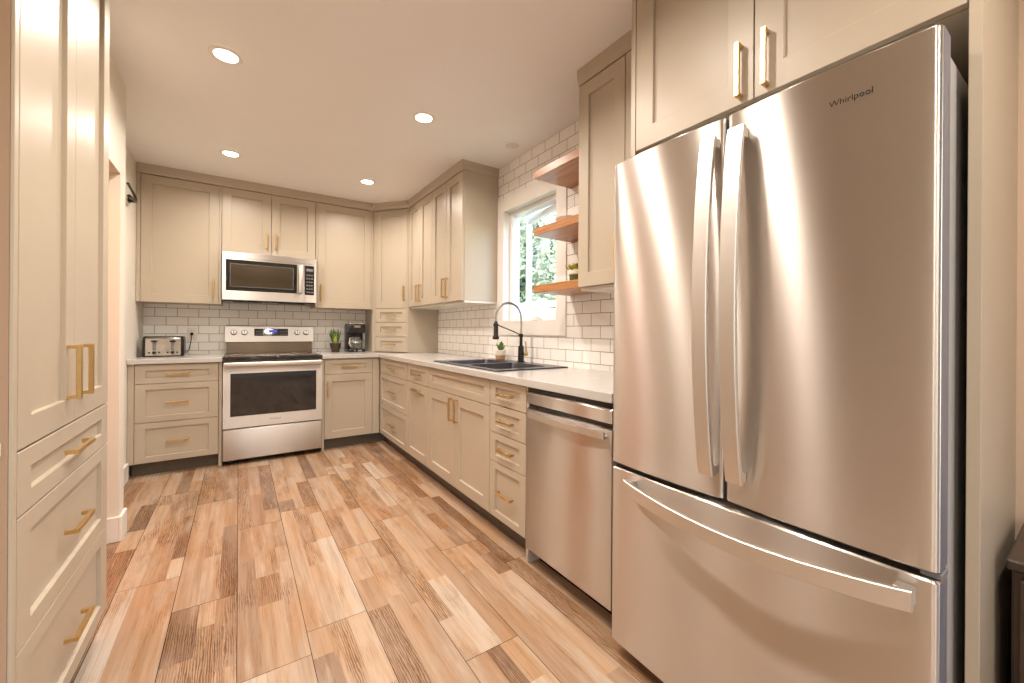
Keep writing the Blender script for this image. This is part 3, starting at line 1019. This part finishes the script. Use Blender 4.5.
b = MB(MF); b.box(.526, .608, 1.487, 1.770, -.0015, .0005, .0005); kp = b.build('keypad', M['glassblack'], cpn, 0)
b = MB(MF); b.box(.540, .596, 1.715, 1.74, .0007, .0012); b.build('clock_display', M['greyplast'], kp, 0)
b = MB(MF)
for i in range(3):
    for j in range(6): b = MB(MF); b.box(.540 + i * .021, .540 + i * .021 + .014, 1.505 + j * .033, 1.520 + j * .033, .0007, .0012); b.build('button', M['greyplast'], cpn, 0)

# ------------------------------------------------------------------ dishwasher
DX = 1.168
DF = Fr((DX, 0, 0), (0, 1, 0), (-1, 0, 0))
y0, y1 = 1.0545, 1.608
t = thing('dishwasher', (1.45, 1.33, 0), 'stainless steel dishwasher between the four-drawer cabinet and the refrigerator', 'dishwasher')
b = MB(DF); b.box(y0 + .004, y1 - .004, .10, .868, -.60, -.062); b.build('body', M['greyplast'], t, 0)
b = MB(DF); b.box(y0 + .002, y1 - .002, .853, .872, -.061, -.012, .001); b.build('control_strip', M['black'], t, 0)
b = MB(DF)
def rring(z, wf):
    # slightly cushioned front
    return [(y0, z, -.060), (y0, z, wf - .010), (y0 + .003, z, wf - .003), (y0 + .012, z, wf), (y1 - .012, z, wf), (y1 - .003, z, wf - .003), (y1, z, wf - .010), (y1, z, -.060)]
b.rings([rring(.088, -.004), rring(.094, 0), rring(.772, 0), rring(.7725, -.024), rring(.797, -.024), rring(.7975, 0), rring(.846, 0), rring(.851, -.005)])
dd_ = b.build('door', M['steel'], t, 30)
b = MB(DF); b.box(y0 + .004, y1 - .004, .7735, .7965, -.0238, -.0228); b.build('recess_shade_strip', M['black'], dd_, 0)  # black strip put in as the shade inside the handle recess
b = MB(DF)
n = 14
def bar(n, ua, ub, va, vb, wend, wmid, th):
    rr_ = []
    for k in range(n + 1):
        f = k / n
        u = ua + (ub - ua) * f
        w = wend + (wmid - wend) * math.sin(math.pi * f) ** .8
        rr_.append([(u, va, w - th), (u, va, w), (u, vb, w), (u, vb, w - th)])
    return rr_
b.rings(bar(n, y0 + .02, y1 - .05, .738, .764, .024, .040, .008))
b.rings([[(u, .740, .0005), (u, .747, .0005), (u, .747, .018), (u, .740, .018)] for u in (y0 + .02, y1 - .05)])
b.build('handle', M['handle_steel'], dd_, 30)
b = MB(DF); b.box(y0 + .003, y1 - .003, .0005, .084, -.12, -.09); b.build('toe_panel', M['black'], t, 0)

# ------------------------------------------------------------------ refrigerator
FX = 1.112
FF = Fr((FX, 0, 0), (0, 1, 0), (-1, 0, 0))
f0, f1, fs = .183, 1.005, .5985
t = thing('refrigerator', (1.45, .59, 0), 'large stainless steel french-door refrigerator with bottom freezer drawer', 'refrigerator')
b = MB(FF); b.box(f0 + .006, f1 - .006, .045, 1.722, -.67, -.072, .004)
b.build('body', M['fridgeside'], t, 0)
b = MB(FF); b.box(f0 + .01, f1 - .01, .012, .044, -.66, -.05, .003)
for u in (f0 + .03, f1 - .07): b.box(u, u + .04, .0005, .012, -.12, -.06); b.box(u, u + .04, .0005, .012, -.62, -.56)
b.build('base_grille', M['black'], t, 0)
def door_ring(u0, u1, z, inset=0.0, bul=.008, rl=.012, n=14):
    """curved door front; larger radius on the vertical edges"""
    pts = [(u0 + inset, z, -.064)]
    for k in range(5):
        a = R(90 * k / 4)
        pts.append((u0 + inset + rl * (1 - math.cos(a)) , z, -inset - rl * (1 - math.sin(a)) - .000))
    W = u1 - u0
    for k in range(1, n):
        f = k / n
        u = u0 + rl + (W - 2 * rl) * f
        pts.append((u, z, -inset + bul * (1 - (2 * f - 1) ** 2)))
    for k in range(4, -1, -1):
        a = R(90 * k / 4)
        pts.append((u1 - inset - rl * (1 - math.cos(a)), z, -inset - rl * (1 - math.sin(a))))
    pts.append((u1 - inset, z, -.064))
    return pts
def fdoor(name, u0, u1, z0, z1, bul=.008):
    b = MB(FF)
    b.rings([door_ring(u0, u1, z0, .004, bul), door_ring(u0, u1, z0 + .004, 0, bul), door_ring(u0, u1, z1 - .004, 0, bul), door_ring(u0, u1, z1, .004, bul)])
    d = b.build(name, [M['steel'], M['doorside']], t, 30)
    # side faces of the door are slate coloured plastic
    for pl in d.data.polygons:
        if abs(pl.normal.y) > .95: pl.material_index = 1
    return d
dl = fdoor('left_door', fs + .003, f1, .683, 1.744)
dr = fdoor('right_door', f0, fs - .003, .683, 1.744)
fz = fdoor('freezer_drawer', f0, f1, .050, .668, .010)
def vbar(d, u0, u1, z0, z1, wend, wmid):
    b = MB(FF); n = 24; rr_ = []
    for k in range(n + 1):
        f = k / n
        w = wend + (wmid - wend) * math.sin(math.pi * f) ** .75
        z = z0 + (z1 - z0) * f
        rr_.append([(u0, z, w - .013), (u0, z, w - .002), (u0 + .002, z, w), (u1 - .002, z, w), (u1, z, w - .002), (u1, z, w - .013)])
    b.rings(rr_)
    for z in (z0, z1 - .028):
        b.box(u0 + .004, u1 - .004, z + .001, z + .027, .0055, wend - .008, .001)
    return b.build('handle', M['handle_steel'], d, 30)
vbar(dl, fs + .010, fs + .052, .752, 1.684, .040, .078)
vbar(dr, fs - .066, fs - .024, .752, 1.684, .040, .078)
b = MB(FF); n = 24; rr_ = []
for k in range(n + 1):
    f = k / n
    u = .214 + (.918 - .214) * f
    w = .040 + (.082 - .040) * math.sin(math.pi * f) ** .75
    zc = .630 - .022 * math.sin(math.pi * f)
    rr_.append([(u, zc - .021, w - .013), (u, zc - .021, w - .002), (u, zc - .019, w), (u, zc + .019, w), (u, zc + .021, w - .002), (u, zc + .021, w - .013)])
b.rings(rr_)
for u in (.2145, .8895): b.box(u, u + .028, .615, .649, .0055, .034, .001)
b.build('handle', M['handle_steel'], fz, 30)
for q in ((f0 + .01, f0 + .07, 1.7225, 1.756, -.13, -.02, .004), (f1 - .07, f1 - .01, 1.7225, 1.756, -.13, -.02, .004), (f0 - .002, f0 + .03, .6695, .6815, -.06, -.012, .002)):
    b = MB(FF); b.box(*q); b.build('hinge_cover', M['greyplast'], t, 0)
text_obj('Whirlpool', .0185, FF, .322, 1.655, .0072, 'logo', M['black'], dr, .0008, flip=True)

# ------------------------------------------------------------------ wood shelves
for z, lab in ((2.083, 'topmost of three floating wood shelves beside the window'), (1.731, 'middle of three floating wood shelves, holding a white bowl'),
               (1.381, 'lowest of three floating wood shelves, holding a small green pot')):
    b = MB(); b.box(1.50, XW - .001, 1.5645, 1.992, z, z + .046, .002)
    tag(b.build('floating_shelf', M['wood'], None, 0), lab, 'shelf', 'floating wood shelves')
t = thing('mossy_pot', (1.64, 1.76, 1.4275), 'small dark green pot with cream rim and olive moss on the lowest wood shelf', 'plant')
c = (1.64, 1.765, 1.4276)
b = MB(); b.lathe(c, [(.030, 0), (.036, .004), (.040, .05)], 20); b.build('pot', M['greenglaze'], t)
b = MB(); b.lathe(c, [(.041, .0505), (.045, .056), (.045, .078), (.041, .082), (.036, .08), (0, .078)], 20, cap=False); b.build('rim', M['cream'], t)
b = MB()
rnd = random.Random(5)
for k in range(26):
    a = k * 2.4; r_ = .036 * math.sqrt(k / 26)
    leaf(b, (c[0] + r_ * math.cos(a), c[1] + r_ * math.sin(a), c[2] + .074), a, .2 + .9 * k / 26, .040 + .01 * rnd.random(), .011, .006)
b.build('moss', M['olive'], t)
b = MB(); b.lathe((1.64, 1.84, 1.7775), [(.032, 0), (.034, .003), (.060, .022), (.078, .048), (.075, .049), (.056, .025), (.030, .008), (0, .007)], 28, cap=False)
tag(b.build('serving_bowl', M['cream']), 'small white ceramic bowl on the middle wood shelf', 'bowl')

# ------------------------------------------------------------------ toaster
ct = .9138
t = thing('toaster', (-.525, 4.53, ct), 'four-slot toaster with steel front and black ends on the left counter', 'toaster')
TF = Fr((0, 4.46, ct), (1, 0, 0), (0, -1, 0))
x0, x1 = -.640, -.412
def endring(u, k):
    return [(u, .010, -.155), (u, .010, 0), (u, .150, -.010), (u, .165 , -.028), (u, .168, -.06), (u, .165, -.13), (u, .150, -.148)]
b = MB(TF); b.rings([endring(x0, 0), endring(x1, 0)]); b.build('shell', M['steel'], t, 30)
for s_, (ua, ub) in ((-1, (x0 - .022, x0 - .0005)), (1, (x1 + .0005, x1 + .022))):
    b = MB(TF)
    def er(u, g): return [(u, .002 + g, -.160 + g), (u, .002 + g, .006 - g), (u, .150 - g, -.004 - g), (u, .170 - g, -.024 - g), (u, .174 - g, -.06), (u, .170 - g, -.134 + g), (u, .150 - g, -.154 + g)]
    outer = ua if s_ < 0 else ub; inner = ub if s_ < 0 else ua
    b.rings([er(inner, 0), er((inner + outer * 2) / 3, .001), er(outer, .012)])
    b.build('end_cap', M['black'], t, 30)
b = MB(TF); b.box(x0 + .001, x1 - .001, .001, .0095, -.150, .003, .002); b.build('base', M['black'], t, 0)
b = MB(TF); b.box(x0 + .0005, x1 - .0005, .1655, .171, -.14, -.022)
b.build('top_trim', M['black'], t, 0)
for uc in (-.585, -.467):
    b = MB(TF); b.box(uc - .009, uc + .013, .055, .140, -.006, -.0005 + .002); b.build('lever_slot', M['greyplast'], t, 0)
    b = MB(TF); b.box(uc - .018, uc + .022, .125, .137, .0, .022, .003); b.build('lever', M['black'], t, 0)
    b = MB(); b.lathe((uc + .002, 4.459, ct + .036), [(.013, 0), (.013, -.012), (.010, -.014)], 16, 'Y'); b.build('dial', M['black'], t)
    for du in (-.030, .032):
        b = MB(); b.lathe((uc + du, 4.459, ct + .036), [(.0065, 0), (.0065, -.006)], 10, 'Y'); b.build('button', M['black'], t)
b = MB(); b.tube([(-.395, 4.60, ct + .02), (-.37, 4.64, ct + .05), (-.362, 4.70, ct + .12), (-.360, 4.74, ct + .19), (-.36, 4.755, ct + .19)], .0035, 8)
b.box(-.371, -.349, 4.743, 4.7655, ct + .178, ct + .202, .003)
b.build('power_cord', M['black'], t)
# outlet
t = thing('wall_outlet', (-.36, 4.774, 1.1), 'white electrical outlet on the tile behind the toaster', 'outlet')
b = MB(); b.box(-.396, -.324, 4.768, 4.7738, 1.045, 1.160, .003); b.build('cover_plate', M['white'], t, 0)
b = MB(); b.box(-.378, -.342, 4.7665, 4.7682, 1.062, 1.143, .001); b.build('receptacle', M['cream'], t, 0)

# ------------------------------------------------------------------ aloe plant and coffee maker
t = thing('potted_aloe', (.85, 4.60, ct), 'spiky green aloe in a dark brown pot left of the coffee maker', 'plant')
c = (.848, 4.60, ct)
b = MB(); b.lathe(c, [(.036, 0.0002), (.040, .003), (.040, .022), (.036, .026)], 24); b.build('saucer', M['pot_dark'], t)
b = MB(); b.lathe(c, [(.034, .0265), (.044, .03), (.056, .085), (.058, .092), (.054, .096), (.049, .09), (0, .084)], 24, cap=False); b.build('pot', M['pot_dark'], t)
b = MB(); b.lathe(c, [(.0495, .0845), (.03, .088), (0, .09)], 20, cap=False); b.build('soil', M['soil'], t)
rnd = random.Random(9)
b = MB()
for k in range(15):
    leaf(b, (c[0] + .012 * math.cos(k * 2.4), c[1] + .012 * math.sin(k * 2.4), c[2] + .086), k * 2.4, .12 + .55 * ((k % 5) / 5), .13 + .05 * rnd.random(), .012, .006, 8)
b.build('foliage', M['leaf'], t)
b = MB()
for k in range(6):
    leaf(b, (c[0] + .014 * math.cos(k * 1.05), c[1] - .016, c[2] + .087), -1.57 + (k - 2.5) * .5, .30 + .1 * (k % 2), .09, .013, .006, 8)
b.build('young_leaves', M['leaf_bright'], t)

t = thing('coffee_maker', (1.05, 4.62, ct), 'black drip coffee maker with glass pot in the back right corner', 'coffee maker')
x0, x1 = .965, 1.135
KF = Fr((0, 4.52, ct), (1, 0, 0), (0, -1, 0))
b = MB(KF); b.box(x0, x1, .0005, .032, -.215, 0, .006, 2); b.build('base', M['black'], t)
b = MB(KF); b.box(x0, x1, .0325, .300, -.215, -.120, .006, 2); b.build('water_tank', M['black'], t)
b = MB(KF); b.box(x0, x1, .205, .300, -.119, -.002, .010, 2); hd = b.build('filter_housing', M['black'], t)
b = MB(KF); b.box(x0 + .052, x1 - .052, .262, .285, -.0015, .003, .001); b.build('badge_plate', M['chrome'], hd, 0)
b = MB(KF); b.box(x0 + .004, x1 - .004, .3005, .312, -.21, -.006, .005, 2); b.build('lid', M['chrome'], t)
cc = (1.05, 4.578, ct + .034)
b = MB(); b.lathe(cc, [(.046, 0), (.054, .006), (.060, .05), (.055, .09), (.045, .118), (.046, .125)], 24, cap=True); pot = b.build('coffee_pot', M['carafe'], t)
b = MB(); b.lathe(cc, [(.047, .1255), (.048, .14), (.03, .146), (0, .147)], 24, cap=False); b.build('pot_lid', M['black'], pot)
b = MB(); b.lathe(cc, [(.0605, .062), (.0615, .064), (.0605, .078), (.0590, .08)], 24, cap=False); b.build('band', M['chrome'], pot)
b = MB(); b.tube([(cc[0] - .045, cc[1] - .03, cc[2] + .125), (cc[0] - .068, cc[1] - .045, cc[2] + .118), (cc[0] - .078, cc[1] - .05, cc[2] + .06), (cc[0] - .062, cc[1] - .038, cc[2] + .03)], .007, 8); b.build('pot_handle', M['chrome'], pot)
b = MB(KF); b.box(1.02, 1.035, .009, .021, .0002, .003, .001); b.box(1.06, 1.10, .008, .022, .0002, .002, .001); b.build('switch', M['chrome'], t, 0)

# ------------------------------------------------------------------ wall hook on left wall
t = thing('wall_hook', (XL, 4.08, 2.14), 'dark V-shaped metal hook high on the left wall beside the wall cabinet', 'hook')
b = MB(); b.box(XL + .0005, XL + .010, 4.155, 4.205, 2.105, 2.155, .003); b.build('plate', M['dark_metal'], t, 0)
b = MB(); b.tube([(XL + .0105, 4.18, 2.136), (XL + .045, 4.17, 2.136), (XL + .05, 4.08, 2.144), (XL + .05, 3.86, 2.165)], [.010, .010, .009, .008], 10); b.build('upper_prong', M['dark_metal'], t)
b = MB(); b.tube([(XL + .0105, 4.18, 2.118), (XL + .045, 4.16, 2.114), (XL + .05, 4.06, 2.103), (XL + .05, 3.90, 2.088)], [.009, .009, .011, .012], 10); b.build('lower_prong', M['dark_metal'], t)

# dark low cabinet glimpsed at the right edge
t = thing('sideboard', (1.6, -.3, 0), 'dark brown wooden sideboard just entering at the right edge beyond the end panel', 'sideboard')
b = MB(); b.box(1.44, 1.785, -.75, .125, .10, .62, .004); b.build('body', M['darkwood'], t, 0)
b = MB(); b.box(1.425, 1.79, -.765, .132, .6205, .645, .004); b.build('top', M['darkwood'], t, 0)
for y in (-.72, .075):
    for x in (1.455, 1.745):
        b = MB(); b.box(x, x + .04, y - .005, y + .035, .0005, .0995, .003); b.build('leg', M['darkwood'], t, 0)
for ya, yb in ((-.735, -.315), (-.305, .112)):
    b = MB(Fr((1.4395, 0, 0), (0, 1, 0), (-1, 0, 0))); b.shaker(ya, yb, .115, .605, .06, t=.0185, rec=.006)
    for v in b.bm.verts: v.co.x -= .0185
    d = b.build('door', M['darkwood'], t, 0)
    b = MB(); b.lathe((1.4205, (ya + .03) if ya > -.5 else (yb - .03), .40), [(.008, 0), (.008, -.012), (.013, -.014), (.013, -.022), (.006, -.025)], 12, 'X'); b.build('knob', M['brass'], d)

# small white fitting on the wall at the left edge of the view
b = MB(); b.box(-.50, -.4205, 1.323, 1.3305, .868, .904, .006, 3)
tag(b.build('wall_plate', M['white']), 'small white rounded plate on the tan wall left of the pantry', 'wall plate')

# ------------------------------------------------------------------ recessed lights
def downlight(loc, label, on=True):
    t = thing('recessed_light', loc, label, 'light', 'recessed ceiling lights')
    x, y, z = loc
    b = MB(); b.lathe((x, y, z - .0005), [(.050, -.001), (.052, -.005), (.070, -.004), (.074, -.0005)], 32, cap=False); b.build('trim_ring', M['ceil'] if not on else M['white'], t)
    b = MB(); b.lathe((x, y, z - .0005), [(.0505, -.0015), (.02, -.0035), (0, -.004)], 32, cap=False); b.build('lens', M['lamp'] if on else M['lamp_off'], t)
    return t
L0 = downlight((-.06, 2.46, CZ), 'lit round recessed ceiling light nearest the pantry')
lit = [(.97, 2.46, 'lit round recessed ceiling light in front of the sink'), (-.06, 3.81, 'lit round recessed ceiling light in front of the range and toaster'),
       (.965, 3.81, 'lit round recessed ceiling light nearest the diagonal corner cabinet')]
for x, y, lab in lit:
    o = copy_thing(L0, (x, y, CZ)); o['label'] = lab
downlight((1.645, 2.45, CZ), 'unlit white recessed light on the ceiling above the window', False)
ld = bpy.data.lights.new('downlight_glow', 'AREA')
ld.shape = 'DISK'; ld.size = .10; ld.energy = LAMP_W; ld.color = LAMP_COL; ld.spread = R(156)
hidden = [(.45, 1.0), (.45, 1.62), (-.06, -.3), (.97, -.3), (-1.6, -.3), (-1.6, -1.7), (.3, -1.7)]  # unseen added lamps: two for the refrigerator highlights, the rest for fill
for x, y in hidden:
    o = copy_thing(L0, (x, y, CZ)); o['label'] = 'lit round recessed ceiling light added out of view for its light'
for x, y in [(-.06, 2.46)] + [(a, c) for a, c, _ in lit] + hidden:
    lo = bpy.data.objects.new('downlight_glow', ld); COL.objects.link(lo)
    lo.location = (x, y, CZ - .012)
hl = bpy.data.lights.new('hall_lamp', 'POINT'); hl.energy = 16; hl.color = (1, .38, .10); hl.shadow_soft_size = .12
ho = bpy.data.objects.new('hall_lamp', hl); COL.objects.link(ho); ho.location = (-1.3, 2.5, 2.2)

# ------------------------------------------------------------------ garden outside the window
b = MB(); b.box(XW + .2, 26, -12, 26, -.62, -.6); o = b.build('ground', M['grass'], None, 0); struct(o)
t = thing('garden_fence', (5.2, 6.5, -.6), 'white board fence in the garden seen low through the window', 'fence')
b = MB(); b.box(5.22, 5.24, 6.75, 9.5, -.55, 1.78); b.build('solid_panel', M['fence'], t, 0)
b = MB()
for k in range(14): b.box(5.2, 5.225, 3.2, 6.7, -.5 + k * .165, -.5 + k * .165 + .13)
b.build('slat_panel', M['fence'], t, 0)
for y in (3.2, 4.95, 6.72, 9.5):
    b = MB(); b.box(5.23, 5.32, y - .045, y + .045, -.599, 1.84); b.build('post', M['fence'], t, 0)
def tree(x, y, h, r, seed, label):
    t = thing('garden_tree', (x, y, -.6), label, 'tree', 'trees beyond the window')
    rnd = random.Random(seed)
    b = MB(); b.tube([(x, y, -.6), (x + .05, y, h * .4), (x, y + .1, h * .8)], [.16, .12, .04], 8); b.build('trunk', M['bark'], t)
    b = MB()
    blobs = [(x + rnd.uniform(-r, r) * .7, y + rnd.uniform(-r, r) * .7, rnd.uniform(.6, h), r * rnd.uniform(.35, .6)) for _ in range(26)]
    for _ in range(5200):
        bx, by, bz, br = rnd.choice(blobs)
        d = Vector((rnd.gauss(0, 1), rnd.gauss(0, 1), rnd.gauss(0, 1))).normalized() * br * rnd.uniform(.6, 1)
        p = Vector((bx, by, bz)) + d
        n1 = Vector((rnd.gauss(0, 1), rnd.gauss(0, 1), rnd.gauss(0, 1))).normalized(); n2 = n1.orthogonal().normalized()
        s_ = rnd.uniform(.08, .19)
        b.face([b.bm.verts.new(p + n1 * s_), b.bm.verts.new(p + n2 * s_ * .5), b.bm.verts.new(p - n1 * s_), b.bm.verts.new(p - n2 * s_ * .5)])
    o = b.build('foliage', M['foliage'], t, 0)
    return t
tree(7.4, 10.6, 5.2, 1.6, 1, 'leafy green tree at the left in the window view')
tree(8.6, 6.6, 5.0, 1.6, 2, 'leafy green tree behind the wood shelves in the window view')
tree(12.0, 14.5, 7.5, 2.4, 3, 'tall pale green tree farthest back in the window view')
